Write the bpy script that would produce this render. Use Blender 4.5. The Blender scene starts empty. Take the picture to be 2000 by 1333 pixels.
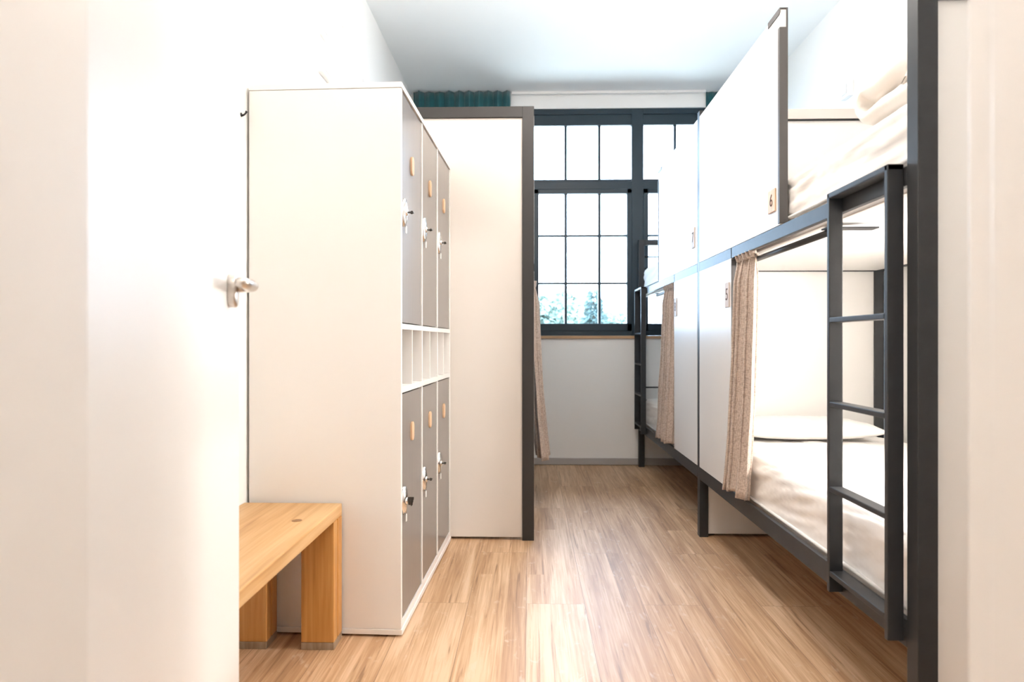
import bpy, bmesh, math, random
from mathutils import Vector, Matrix, noise
random.seed(7)
SC = bpy.context.scene
COL = SC.collection

# ------------------------------------------------------------------ camera
CAM_H = 1.0
cam_d = bpy.data.cameras.new('camera'); cam = bpy.data.objects.new('camera', cam_d); COL.objects.link(cam)
cam_d.sensor_fit = 'HORIZONTAL'; cam_d.sensor_width = 36.0; cam_d.lens = 36.0 * 1333.0 / 2000.0
cam_d.shift_y = 1.5 / 2000.0
cam_d.clip_start = 0.02
cam.location = (0, 0, CAM_H)
cam.rotation_euler = (math.radians(90), 0, math.atan(36 / 1333.0))
cam_d.dof.use_dof = True; cam_d.dof.focus_distance = 2.7; cam_d.dof.aperture_fstop = 3.5
SC.camera = cam

# ------------------------------------------------------------------ world, exposure, large lights
W = bpy.data.worlds.new('overcast_sky'); SC.world = W; W.use_nodes = True
nt = W.node_tree; nt.nodes.clear()
bg = nt.nodes.new('ShaderNodeBackground'); wo = nt.nodes.new('ShaderNodeOutputWorld')
bg.inputs['Color'].default_value = (0.53, 0.72, 1.0, 1); bg.inputs['Strength'].default_value = 7.5
nt.links.new(bg.outputs[0], wo.inputs[0])
SC.view_settings.view_transform = 'Standard'; SC.view_settings.look = 'None'
SC.view_settings.gamma = 1.0; SC.view_settings.use_curve_mapping = False
SC.view_settings.exposure = 1.55
SC.cycles.max_bounces = 10; SC.cycles.diffuse_bounces = 6; SC.cycles.glossy_bounces = 4
SC.cycles.transparent_max_bounces = 8; SC.cycles.sample_clamp_indirect = 8.0
SC.cycles.use_denoising = True
SC.cycles.caustics_reflective = False; SC.cycles.caustics_refractive = False
LAMP_POWER = 13.5
LAMP_COLOR = (1.0, 0.92, 0.85)

pd = bpy.data.lights.new('window_portal', 'AREA'); pd.shape = 'RECTANGLE'; pd.size = 2.7; pd.size_y = 1.9
pd.cycles.is_portal = True
po = bpy.data.objects.new('window_portal', pd); COL.objects.link(po)
po.location = (0.43, 5.70, 1.96); po.rotation_euler = (math.radians(-90), 0, 0)

# ------------------------------------------------------------------ materials
def new_mat(name):
    m = bpy.data.materials.new(name); m.use_nodes = True
    n = m.node_tree.nodes; b = n.get('Principled BSDF')
    return m, n, m.node_tree.links, b

def mat(name, col, rough=0.5, metal=0.0, var=0.0, vscale=(8, 8, 8), bump=0.0, bscale=(200, 200, 200), sheen=0.0, spec=0.5, detail=4):
    m, n, l, b = new_mat(name)
    b.inputs['Base Color'].default_value = (*col, 1); b.inputs['Roughness'].default_value = rough
    b.inputs['Metallic'].default_value = metal; b.inputs['Specular IOR Level'].default_value = spec
    if sheen:
        b.inputs['Sheen Weight'].default_value = sheen; b.inputs['Sheen Roughness'].default_value = 0.5
    if var or bump:
        tc = n.new('ShaderNodeTexCoord')
    if var:
        mp = n.new('ShaderNodeMapping'); mp.inputs['Scale'].default_value = vscale
        l.new(tc.outputs['Object'], mp.inputs['Vector'])
        nz = n.new('ShaderNodeTexNoise'); nz.inputs['Scale'].default_value = 1.0; nz.inputs['Detail'].default_value = detail
        l.new(mp.outputs[0], nz.inputs['Vector'])
        mr = n.new('ShaderNodeMapRange'); mr.inputs['From Min'].default_value = 0.3; mr.inputs['From Max'].default_value = 0.7
        mr.inputs['To Min'].default_value = 1 - var; mr.inputs['To Max'].default_value = 1 + var
        l.new(nz.outputs[0], mr.inputs['Value'])
        mx = n.new('ShaderNodeVectorMath'); mx.operation = 'SCALE'; mx.inputs[0].default_value = col
        l.new(mr.outputs[0], mx.inputs['Scale']); l.new(mx.outputs[0], b.inputs['Base Color'])
    if bump:
        mp2 = n.new('ShaderNodeMapping'); mp2.inputs['Scale'].default_value = bscale
        l.new(tc.outputs['Object'], mp2.inputs['Vector'])
        nz2 = n.new('ShaderNodeTexNoise'); nz2.inputs['Scale'].default_value = 1.0; nz2.inputs['Detail'].default_value = 3
        l.new(mp2.outputs[0], nz2.inputs['Vector'])
        bp = n.new('ShaderNodeBump'); bp.inputs['Strength'].default_value = bump; bp.inputs['Distance'].default_value = 0.002
        l.new(nz2.outputs[0], bp.inputs['Height']); l.new(bp.outputs[0], b.inputs['Normal'])
    return m

def wood(name, light, mid, dark, axis='y', rough=0.45, fine=60, long=2.5, ring=1.0):
    m, n, l, b = new_mat(name)
    tc = n.new('ShaderNodeTexCoord'); mp = n.new('ShaderNodeMapping')
    s = [fine, fine, fine]; s['xyz'.index(axis)] = long
    mp.inputs['Scale'].default_value = s; l.new(tc.outputs['Object'], mp.inputs['Vector'])
    nz = n.new('ShaderNodeTexNoise'); nz.inputs['Scale'].default_value = 1; nz.inputs['Detail'].default_value = 5; nz.inputs['Distortion'].default_value = 0.6
    l.new(mp.outputs[0], nz.inputs['Vector'])
    mp2 = n.new('ShaderNodeMapping'); s2 = [14 * ring] * 3; s2['xyz'.index(axis)] = 0.9
    mp2.inputs['Scale'].default_value = s2; l.new(tc.outputs['Object'], mp2.inputs['Vector'])
    nz2 = n.new('ShaderNodeTexNoise'); nz2.inputs['Scale'].default_value = 1; nz2.inputs['Detail'].default_value = 3; nz2.inputs['Distortion'].default_value = 1.5
    l.new(mp2.outputs[0], nz2.inputs['Vector'])
    mxv = n.new('ShaderNodeMath'); mxv.operation = 'MULTIPLY_ADD'; mxv.inputs[1].default_value = 0.45
    hf = n.new('ShaderNodeMath'); hf.operation = 'MULTIPLY'; hf.inputs[1].default_value = 0.55
    l.new(nz2.outputs[0], hf.inputs[0]); l.new(nz.outputs[0], mxv.inputs[0]); l.new(hf.outputs[0], mxv.inputs[2])
    cr = n.new('ShaderNodeValToRGB'); e = cr.color_ramp.elements
    e[0].position = 0.33; e[0].color = (*dark, 1); e[1].position = 0.62; e[1].color = (*light, 1)
    k = cr.color_ramp.elements.new(0.47); k.color = (*mid, 1)
    l.new(mxv.outputs[0], cr.inputs[0]); l.new(cr.outputs[0], b.inputs['Base Color'])
    b.inputs['Roughness'].default_value = rough
    return m

def floor_mat():
    m, n, l, b = new_mat('oak_plank_floor')
    tc = n.new('ShaderNodeTexCoord')
    sx = n.new('ShaderNodeSeparateXYZ'); l.new(tc.outputs['Object'], sx.inputs[0])
    cb = n.new('ShaderNodeCombineXYZ'); l.new(sx.outputs['Y'], cb.inputs['X']); l.new(sx.outputs['X'], cb.inputs['Y'])
    br = n.new('ShaderNodeTexBrick'); br.offset = 0.42; br.offset_frequency = 2
    br.inputs['Color1'].default_value = (0, 0, 0, 1); br.inputs['Color2'].default_value = (1, 1, 1, 1); br.inputs['Mortar'].default_value = (0.5, 0.5, 0.5, 1)
    br.inputs['Scale'].default_value = 1; br.inputs['Brick Width'].default_value = 1.5; br.inputs['Row Height'].default_value = 0.222
    br.inputs['Mortar Size'].default_value = 0.0009; br.inputs['Mortar Smooth'].default_value = 0.3
    l.new(cb.outputs[0], br.inputs['Vector'])
    rnd = n.new('ShaderNodeSeparateColor'); l.new(br.outputs['Color'], rnd.inputs[0])
    # printed strips inside the plank
    br2 = n.new('ShaderNodeTexBrick'); br2.offset = 0.37; br2.offset_frequency = 3
    br2.inputs['Color1'].default_value = (0, 0, 0, 1); br2.inputs['Color2'].default_value = (1, 1, 1, 1); br2.inputs['Mortar'].default_value = (0.5, 0.5, 0.5, 1)
    br2.inputs['Scale'].default_value = 1; br2.inputs['Brick Width'].default_value = 1.9; br2.inputs['Row Height'].default_value = 0.074; br2.inputs['Mortar Size'].default_value = 0.0
    l.new(cb.outputs[0], br2.inputs['Vector'])
    rnd2 = n.new('ShaderNodeSeparateColor'); l.new(br2.outputs['Color'], rnd2.inputs[0])
    w = n.new('ShaderNodeMath'); w.operation = 'MULTIPLY_ADD'; w.inputs[1].default_value = 17.0
    l.new(rnd.outputs[0], w.inputs[0]); l.new(rnd2.outputs[0], w.inputs[2])
    def nz(scale, detail, dist, rough=0.55):
        mp = n.new('ShaderNodeMapping'); mp.inputs['Scale'].default_value = scale; l.new(tc.outputs['Object'], mp.inputs['Vector'])
        t = n.new('ShaderNodeTexNoise'); t.noise_dimensions = '4D'; t.inputs['Scale'].default_value = 1; t.inputs['Detail'].default_value = detail
        t.inputs['Distortion'].default_value = dist; t.inputs['Roughness'].default_value = rough
        l.new(mp.outputs[0], t.inputs['Vector']); l.new(w.outputs[0], t.inputs['W']); return t
    big = nz((11, 0.9, 1), 3, 0.9)
    mid = nz((52, 1.7, 1), 5, 1.3)
    fine = nz((190, 4, 1), 3, 0.8)
    blot = nz((26, 11, 1), 3, 1.2)
    def mul(a, k, add=None):
        t = n.new('ShaderNodeMath'); t.operation = 'MULTIPLY_ADD'; t.inputs[1].default_value = k
        l.new(a, t.inputs[0])
        if add is None: t.inputs[2].default_value = 0
        else: l.new(add, t.inputs[2])
        return t.outputs[0]
    v = mul(big.outputs[0], 0.42); v = mul(mid.outputs[0], 0.38, v); v = mul(fine.outputs[0], 0.20, v)
    v = mul(rnd.outputs[0], 0.045, v); v = mul(rnd2.outputs[0], 0.07, v)
    cr = n.new('ShaderNodeValToRGB'); cr.color_ramp.elements[0].position = 0.40; cr.color_ramp.elements[0].color = (0.30, 0.165, 0.082, 1)
    cr.color_ramp.elements[1].position = 0.66; cr.color_ramp.elements[1].color = (0.68, 0.475, 0.31, 1)
    for p, c in ((0.49, (0.425, 0.25, 0.132)), (0.54, (0.49, 0.30, 0.165)), (0.60, (0.585, 0.385, 0.23))):
        k = cr.color_ramp.elements.new(p); k.color = (*c, 1)
    l.new(v, cr.inputs[0])
    # dark grain cracks
    mr = n.new('ShaderNodeMapRange'); mr.inputs['From Min'].default_value = 0.34; mr.inputs['From Max'].default_value = 0.39
    mr.inputs['To Min'].default_value = 0.55; mr.inputs['To Max'].default_value = 0.0; l.new(mid.outputs[0], mr.inputs['Value'])
    mx = n.new('ShaderNodeMix'); mx.data_type = 'RGBA'; mx.inputs['B'].default_value = (0.20, 0.105, 0.052, 1)
    l.new(mr.outputs[0], mx.inputs['Factor']); l.new(cr.outputs[0], mx.inputs['A'])
    # pale rubbed patches
    mr2 = n.new('ShaderNodeMapRange'); mr2.inputs['From Min'].default_value = 0.60; mr2.inputs['From Max'].default_value = 0.72
    mr2.inputs['To Min'].default_value = 0.0; mr2.inputs['To Max'].default_value = 0.45; l.new(blot.outputs[0], mr2.inputs['Value'])
    mx1 = n.new('ShaderNodeMix'); mx1.data_type = 'RGBA'; mx1.inputs['B'].default_value = (0.66, 0.52, 0.40, 1)
    l.new(mr2.outputs[0], mx1.inputs['Factor']); l.new(mx.outputs['Result'], mx1.inputs['A'])
    mx2 = n.new('ShaderNodeMix'); mx2.data_type = 'RGBA'; mx2.inputs['B'].default_value = (0.12, 0.065, 0.035, 1)
    sf = n.new('ShaderNodeMath'); sf.operation = 'MULTIPLY'; sf.inputs[1].default_value = 0.8; l.new(br.outputs['Fac'], sf.inputs[0])
    l.new(sf.outputs[0], mx2.inputs['Factor']); l.new(mx1.outputs['Result'], mx2.inputs['A'])
    l.new(mx2.outputs['Result'], b.inputs['Base Color'])
    b.inputs['Roughness'].default_value = 0.42; b.inputs['Specular IOR Level'].default_value = 0.4
    bp = n.new('ShaderNodeBump'); bp.inputs['Strength'].default_value = 0.12; bp.inputs['Distance'].default_value = 0.001
    l.new(v, bp.inputs['Height']); l.new(bp.outputs[0], b.inputs['Normal'])
    return m

def linen_mat():
    m, n, l, b = new_mat('beige_linen')
    tc = n.new('ShaderNodeTexCoord'); vals = []
    for sc in ((700, 700, 60), (60, 60, 900)):
        mp = n.new('ShaderNodeMapping'); mp.inputs['Scale'].default_value = sc; l.new(tc.outputs['Object'], mp.inputs['Vector'])
        t = n.new('ShaderNodeTexNoise'); t.inputs['Scale'].default_value = 1; t.inputs['Detail'].default_value = 2
        l.new(mp.outputs[0], t.inputs['Vector']); vals.append(t.outputs[0])
    a = n.new('ShaderNodeMath'); a.operation = 'ADD'; l.new(vals[0], a.inputs[0]); l.new(vals[1], a.inputs[1])
    cr = n.new('ShaderNodeValToRGB'); cr.color_ramp.elements[0].position = 0.75; cr.color_ramp.elements[0].color = (0.31, 0.245, 0.20, 1)
    cr.color_ramp.elements[1].position = 1.0; cr.color_ramp.elements[1].color = (0.60, 0.50, 0.43, 1)
    h = n.new('ShaderNodeMath'); h.operation = 'MULTIPLY'; h.inputs[1].default_value = 0.9
    l.new(a.outputs[0], h.inputs[0]); l.new(h.outputs[0], cr.inputs[0]); l.new(cr.outputs[0], b.inputs['Base Color'])
    b.inputs['Roughness'].default_value = 0.95; b.inputs['Sheen Weight'].default_value = 0.2; b.inputs['Specular IOR Level'].default_value = 0.1
    bp = n.new('ShaderNodeBump'); bp.inputs['Strength'].default_value = 0.25; bp.inputs['Distance'].default_value = 0.001
    l.new(a.outputs[0], bp.inputs['Height']); l.new(bp.outputs[0], b.inputs['Normal'])
    return m

def glass_mat():
    m, n, l, b = new_mat('window_glass')
    out = n.get('Material Output'); n.remove(b)
    tr = n.new('ShaderNodeBsdfTransparent'); gl = n.new('ShaderNodeBsdfGlossy'); gl.inputs['Roughness'].default_value = 0.02
    fr = n.new('ShaderNodeFresnel'); fr.inputs['IOR'].default_value = 1.3
    mx = n.new('ShaderNodeMixShader'); tr.inputs['Color'].default_value = (0.95, 0.98, 0.97, 1)
    l.new(fr.outputs[0], mx.inputs[0]); l.new(tr.outputs[0], mx.inputs[1]); l.new(gl.outputs[0], mx.inputs[2]); l.new(mx.outputs[0], out.inputs[0])
    return m

def emit_mat(name, col, strength):
    m, n, l, b = new_mat(name)
    b.inputs['Base Color'].default_value = (0.8, 0.8, 0.8, 1)
    b.inputs['Emission Color'].default_value = (*col, 1); b.inputs['Emission Strength'].default_value = strength
    return m

M = {
    'wall': mat('white_wall_paint', (0.87, 0.865, 0.85), 0.7, bump=0.05, bscale=(90, 90, 90)),
    'ceil': mat('white_ceiling_paint', (0.91, 0.91, 0.905), 0.8),
    'joinery': mat('white_lacquer', (0.81, 0.795, 0.775), 0.38),
    'laminate': mat('white_laminate', (0.77, 0.75, 0.725), 0.36),
    'cream': mat('cream_board', (0.68, 0.635, 0.59), 0.45),
    'metal': mat('anthracite_powder_coat', (0.027, 0.028, 0.030), 0.45, var=0.10, vscale=(30, 30, 30), bump=0.08, bscale=(900, 900, 900), spec=0.36),
    'metalbrown': mat('charcoal_powder_coat', (0.024, 0.022, 0.021), 0.5, bump=0.08, bscale=(900, 900, 900)),
    'trim': mat('dark_grey_edge_trim', (0.085, 0.08, 0.078), 0.5),
    'pale_strip': mat('pale_grey_strip', (0.62, 0.57, 0.53), 0.5),
    'greydoor': mat('taupe_grey_laminate', (0.190, 0.172, 0.160), 0.27, var=0.05, vscale=(300, 300, 5), spec=0.6),
    'base': mat('grey_baseboard_paint', (0.42, 0.40, 0.39), 0.5),
    'steel': mat('brushed_steel', (0.62, 0.58, 0.54), 0.28, metal=1.0, bump=0.05, bscale=(40, 40, 900)),
    'chrome': mat('chrome', (0.80, 0.79, 0.78), 0.16, metal=1.0),
    'darksteel': mat('dark_key_metal', (0.10, 0.092, 0.085), 0.35, metal=0.7),
    'plastic': mat('clear_white_plastic', (0.72, 0.71, 0.70), 0.3),
    'darkplastic': mat('black_plastic', (0.02, 0.02, 0.02), 0.5),
    'ink': mat('burnt_numeral', (0.10, 0.05, 0.03), 0.8),
    'paleplate': mat('pale_birch_plate', (0.62, 0.52, 0.45), 0.6),
    'platewood': wood('light_beech', (0.80, 0.56, 0.37), (0.70, 0.46, 0.28), (0.52, 0.31, 0.17), 'z', 0.5, 300, 20),
    'bench': wood('oiled_pine', (0.62, 0.40, 0.19), (0.54, 0.31, 0.125), (0.38, 0.19, 0.06), 'y', 0.42, 70, 2.2),
    'benchleg': wood('oiled_pine_upright', (0.60, 0.32, 0.10), (0.50, 0.235, 0.06), (0.34, 0.14, 0.032), 'z', 0.42, 70, 2.2),
    'foot': wood('weathered_leg_end', (0.36, 0.28, 0.20), (0.28, 0.20, 0.13), (0.18, 0.12, 0.07), 'z', 0.7, 60, 8),
    'plug': wood('dark_wood_plug', (0.30, 0.14, 0.05), (0.22, 0.10, 0.03), (0.14, 0.06, 0.02), 'y', 0.5, 200, 20),
    'sill': wood('oak_sill', (0.55, 0.36, 0.20), (0.46, 0.28, 0.15), (0.35, 0.2, 0.1), 'x', 0.5, 60, 3),
    'frame': mat('blue_black_window_paint', (0.015, 0.032, 0.046), 0.4, spec=0.4),
    'sheet': mat('white_cotton', (0.83, 0.80, 0.77), 0.9, bump=0.15, bscale=(500, 500, 500), sheen=0.15, spec=0.2),
    'duvet': mat('white_quilted_cotton', (0.84, 0.80, 0.75), 0.9, bump=0.25, bscale=(60, 60, 60), sheen=0.2, spec=0.2),
    'mattress_band': mat('mattress_underside', (0.80, 0.79, 0.78), 0.8),
    'teal': mat('teal_velvet', (0.020, 0.105, 0.120), 0.9, var=0.15, vscale=(40, 40, 2), sheen=0.3, spec=0.2),
    'linen': linen_mat(), 'floor': floor_mat(), 'glass': glass_mat(),
    'lamp': emit_mat('lit_lamp_diffuser', LAMP_COLOR, LAMP_POWER),
    'berthlight': emit_mat('added_berth_light', (1.0, 0.97, 0.93), 420.0),
    'bark': mat('tree_bark', (0.10, 0.07, 0.05), 0.9, var=0.3, vscale=(9, 9, 3)),
    'conifer': mat('conifer_needles', (0.095, 0.135, 0.122), 0.8, var=0.25, vscale=(3, 3, 3)),
    'leaf': mat('broad_leaves', (0.17, 0.22, 0.175), 0.7, var=0.25, vscale=(3, 3, 3)),
    'pale_ground': mat('pale_bounce_ground', (0.86, 0.74, 0.60), 0.9, var=0.12, vscale=(2, 2, 2)),  # unseen ground, its pale warm tone chosen to bounce sky light onto the ceiling
}

# ------------------------------------------------------------------ builders
WORLD = {}
def empty(name, loc, label, cat, group=None):
    o = bpy.data.objects.new(name, None); COL.objects.link(o); o.location = loc; o.empty_display_size = 0.05
    WORLD[o.name] = Vector(loc); tag(o, label, cat, group); return o
def tag(o, label=None, cat=None, group=None, kind=None):
    if label: o['label'] = label
    if cat: o['category'] = cat
    if group: o['group'] = group
    if kind: o['kind'] = kind
    return o

class MB:
    def __init__(s, T=None): s.bm = bmesh.new(); s.T = T
    def v(s, p): return s.bm.verts.new(s.T(p) if s.T else p)
    def box(s, x0, x1, y0, y1, z0, z1):
        x0, x1 = min(x0, x1), max(x0, x1); y0, y1 = min(y0, y1), max(y0, y1); z0, z1 = min(z0, z1), max(z0, z1)
        c = [s.v((x, y, z)) for x in (x0, x1) for y in (y0, y1) for z in (z0, z1)]
        for f in ((0, 1, 3, 2), (4, 6, 7, 5), (0, 4, 5, 1), (2, 3, 7, 6), (0, 2, 6, 4), (1, 5, 7, 3)):
            s.bm.faces.new([c[i] for i in f])
        return s
    def tube(s, pts, r, n=12, caps=True):
        pts = [Vector(p) for p in pts]; rings = []
        up = None
        for i, p in enumerate(pts):
            d = (pts[min(i + 1, len(pts) - 1)] - pts[max(i - 1, 0)]).normalized()
            if up is None:
                up = Vector((0, 0, 1)) if abs(d.z) < 0.9 else Vector((1, 0, 0))
            a = d.cross(up).normalized(); b2 = a.cross(d).normalized(); up = b2
            rr = r[i] if isinstance(r, (list, tuple)) else r
            if not isinstance(rr, (list, tuple)): rr = (rr, rr)
            rings.append([s.v(p + a * rr[0] * math.cos(t * 2 * math.pi / n) + b2 * rr[1] * math.sin(t * 2 * math.pi / n)) for t in range(n)])
        for k in range(len(rings) - 1):
            for t in range(n):
                s.bm.faces.new((rings[k][t], rings[k][(t + 1) % n], rings[k + 1][(t + 1) % n], rings[k + 1][t]))
        if caps:
            s.bm.faces.new(rings[0]); s.bm.faces.new(rings[-1])
        return s
    def prism(s, poly, a, b, axis='z'):
        def q(p, h): return {'z': (p[0], p[1], h), 'x': (h, p[0], p[1]), 'y': (p[0], h, p[1])}[axis]
        lo = [s.v(q(p, a)) for p in poly]; hi = [s.v(q(p, b)) for p in poly]; n = len(poly)
        s.bm.faces.new(lo); s.bm.faces.new(hi)
        for i in range(n): s.bm.faces.new((lo[i], lo[(i + 1) % n], hi[(i + 1) % n], hi[i]))
        return s
    def grid(s, rows, close_u=False):
        vs = [[s.v(p) for p in r] for r in rows]
        for i in range(len(vs) - 1):
            n = len(vs[i])
            for j in range(n if close_u else n - 1):
                s.bm.faces.new((vs[i][j], vs[i][(j + 1) % n], vs[i + 1][(j + 1) % n], vs[i + 1][j]))
        return vs
    def build(s, name, m, parent=None, bevel=0.0, smooth=False, subsurf=0, solid=0.0):
        bm = s.bm
        bmesh.ops.recalc_face_normals(bm, faces=bm.faces)
        lo = Vector((min(v.co.x for v in bm.verts), min(v.co.y for v in bm.verts), min(v.co.z for v in bm.verts)))
        hi = Vector((max(v.co.x for v in bm.verts), max(v.co.y for v in bm.verts), max(v.co.z for v in bm.verts)))
        c = Vector(((lo.x + hi.x) / 2, (lo.y + hi.y) / 2, lo.z))
        for v in bm.verts: v.co -= c
        me = bpy.data.meshes.new(name); bm.to_mesh(me); bm.free()
        o = bpy.data.objects.new(name, me); COL.objects.link(o)
        me.materials.append(M[m] if isinstance(m, str) else m)
        if parent is not None:
            o.parent = parent; o.location = c - WORLD[parent.name]
        else: o.location = c
        WORLD[o.name] = c
        if solid:
            k = o.modifiers.new('solidify', 'SOLIDIFY'); k.thickness = solid; k.offset = 0
        if bevel:
            k = o.modifiers.new('bevel', 'BEVEL'); k.width = bevel; k.segments = 2; k.limit_method = 'ANGLE'
        if subsurf:
            k = o.modifiers.new('subsurf', 'SUBSURF'); k.levels = subsurf; k.render_levels = subsurf
        if smooth or subsurf:
            for p in me.polygons: p.use_smooth = True
        return o

def box(name, m, parent, x0, x1, y0, y1, z0, z1, bevel=0.0, T=None):
    return MB(T).box(x0, x1, y0, y1, z0, z1).build(name, m, parent, bevel)

def struct(o): tag(o, kind='structure'); return o

def soft_box(x0, x1, y0, y1, z0, z1, r, res, fn=None):
    """rounded box as a dense grid; fn(p, normal) -> displacement along the normal"""
    mb = MB(); nx, ny, nz = [max(2, int(round((b - a) / res))) for a, b in ((x0, x1), (y0, y1), (z0, z1))]
    lo, hi = Vector((x0, y0, z0)), Vector((x1, y1, z1)); cache = {}
    def vert(i, j, k):
        key = (i, j, k)
        if key in cache: return cache[key]
        p = Vector((x0 + (x1 - x0) * i / nx, y0 + (y1 - y0) * j / ny, z0 + (z1 - z0) * k / nz))
        q = Vector((min(max(p[a], lo[a] + r), hi[a] - r) for a in range(3)))
        d = p - q
        nn = d.normalized() if d.length > 1e-6 else Vector((0, 0, 1))
        p2 = q + nn * r
        if fn: p2 = p2 + nn * fn(p2, nn)
        cache[key] = mb.bm.verts.new(p2); return cache[key]
    def face(a, b, c, d): mb.bm.faces.new((vert(*a), vert(*b), vert(*c), vert(*d)))
    for i in range(nx):
        for j in range(ny):
            for k in (0, nz): face((i, j, k), (i + 1, j, k), (i + 1, j + 1, k), (i, j + 1, k))
    for i in range(nx):
        for k in range(nz):
            for j in (0, ny): face((i, j, k), (i + 1, j, k), (i + 1, j, k + 1), (i, j, k + 1))
    for j in range(ny):
        for k in range(nz):
            for i in (0, nx): face((i, j, k), (i, j + 1, k), (i, j + 1, k + 1), (i, j, k + 1))
    return mb

def text_mesh(body, size, origin, xdir, ydir, depth, name, m, parent):
    cu = bpy.data.curves.new('numeral_outline', 'FONT'); cu.body = body; cu.size = size; cu.align_x = 'CENTER'; cu.align_y = 'CENTER'; cu.extrude = depth
    tmp = bpy.data.objects.new('numeral_outline', cu); COL.objects.link(tmp)
    dg = bpy.context.evaluated_depsgraph_get(); me = bpy.data.meshes.new_from_object(tmp.evaluated_get(dg))
    bpy.data.objects.remove(tmp); bpy.data.curves.remove(cu)
    X, Y = Vector(xdir).normalized(), Vector(ydir).normalized(); Z = X.cross(Y)
    R = Matrix((X, Y, Z)).transposed()
    for v in me.vertices: v.co = R @ v.co
    me.name = name
    o = bpy.data.objects.new(name, me); COL.objects.link(o); me.materials.append(M[m])
    o.parent = parent; o.location = Vector(origin) - WORLD[parent.name]; WORLD[o.name] = Vector(origin)
    return o

# ------------------------------------------------------------------ the room
XL, XR, YB, ZC = -0.973, 1.83, 5.55, 3.02
YF0, YF1 = 0.49, 0.632            # wall with the doorway
OX0, OX1, OZ = -0.42, 0.40, 2.12  # doorway
struct(box('floor', 'floor', None, XL - 0.3, XR + 0.3, -2.2, YB + 0.12, -0.08, 0.0))
struct(box('ceiling', 'ceil', None, XL - 0.3, XR + 0.3, -2.2, YB + 0.25, ZC, ZC + 0.12))
struct(box('wall_left', 'wall', None, XL - 0.12, XL, YF1, YB + 0.25, 0, ZC))
struct(box('wall_right', 'wall', None, XR, XR + 0.12, YF1, YB + 0.25, 0, ZC))
wf = MB(); wf.box(XL - 0.3, OX0 - 0.03, YF0, YF1, 0, ZC); wf.box(OX1 + 0.03, XR + 0.3, YF0, YF1, 0, ZC); wf.box(OX0 - 0.03, OX1 + 0.03, YF0, YF1, OZ + 0.03, ZC)
struct(wf.build('wall_front', 'wall'))
hl = MB(); hl.box(XL - 0.42, XL - 0.3, -2.2, YF1, 0, ZC); struct(hl.build('wall_hall_left', 'wall'))
hr = MB(); hr.box(XR + 0.3, XR + 0.42, -2.2, YF1, 0, ZC); struct(hr.build('wall_hall_right', 'wall'))
struct(box('wall_hall_back', 'wall', None, XL - 0.42, XR + 0.42, -2.32, -2.2, 0, ZC))
WX0, WX1, WZ0, WZ1 = -0.885, 1.745, 1.05, 2.895
wb = MB(); wb.box(XL, WX0, YB, YB + 0.25, 0, ZC); wb.box(WX1, XR, YB, YB + 0.25, 0, ZC)
wb.box(WX0, WX1, YB, YB + 0.25, 0, WZ0 - 0.025); wb.box(WX0, WX1, YB, YB + 0.25, WZ1, ZC)
struct(wb.build('wall_back', 'wall'))
struct(box('baseboard_back', 'base', None, XL, XR, YB - 0.013, YB, 0.004, 0.058, 0.003))
# door lining with its stop
dl = MB(); dl.box(OX0 - 0.03, OX0, YF0 - 0.012, YF1 + 0.004, 0, OZ); dl.box(OX1, OX1 + 0.03, YF0 - 0.012, YF1 + 0.004, 0, OZ)
dl.box(OX0 - 0.03, OX1 + 0.03, YF0 - 0.012, YF1 + 0.004, OZ, OZ + 0.03)
dl.box(OX1 - 0.012, OX1, YF0 - 0.012, YF1 - 0.045, 0, OZ)
struct(dl.build('trim_door_lining', 'joinery', bevel=0.003))

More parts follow.
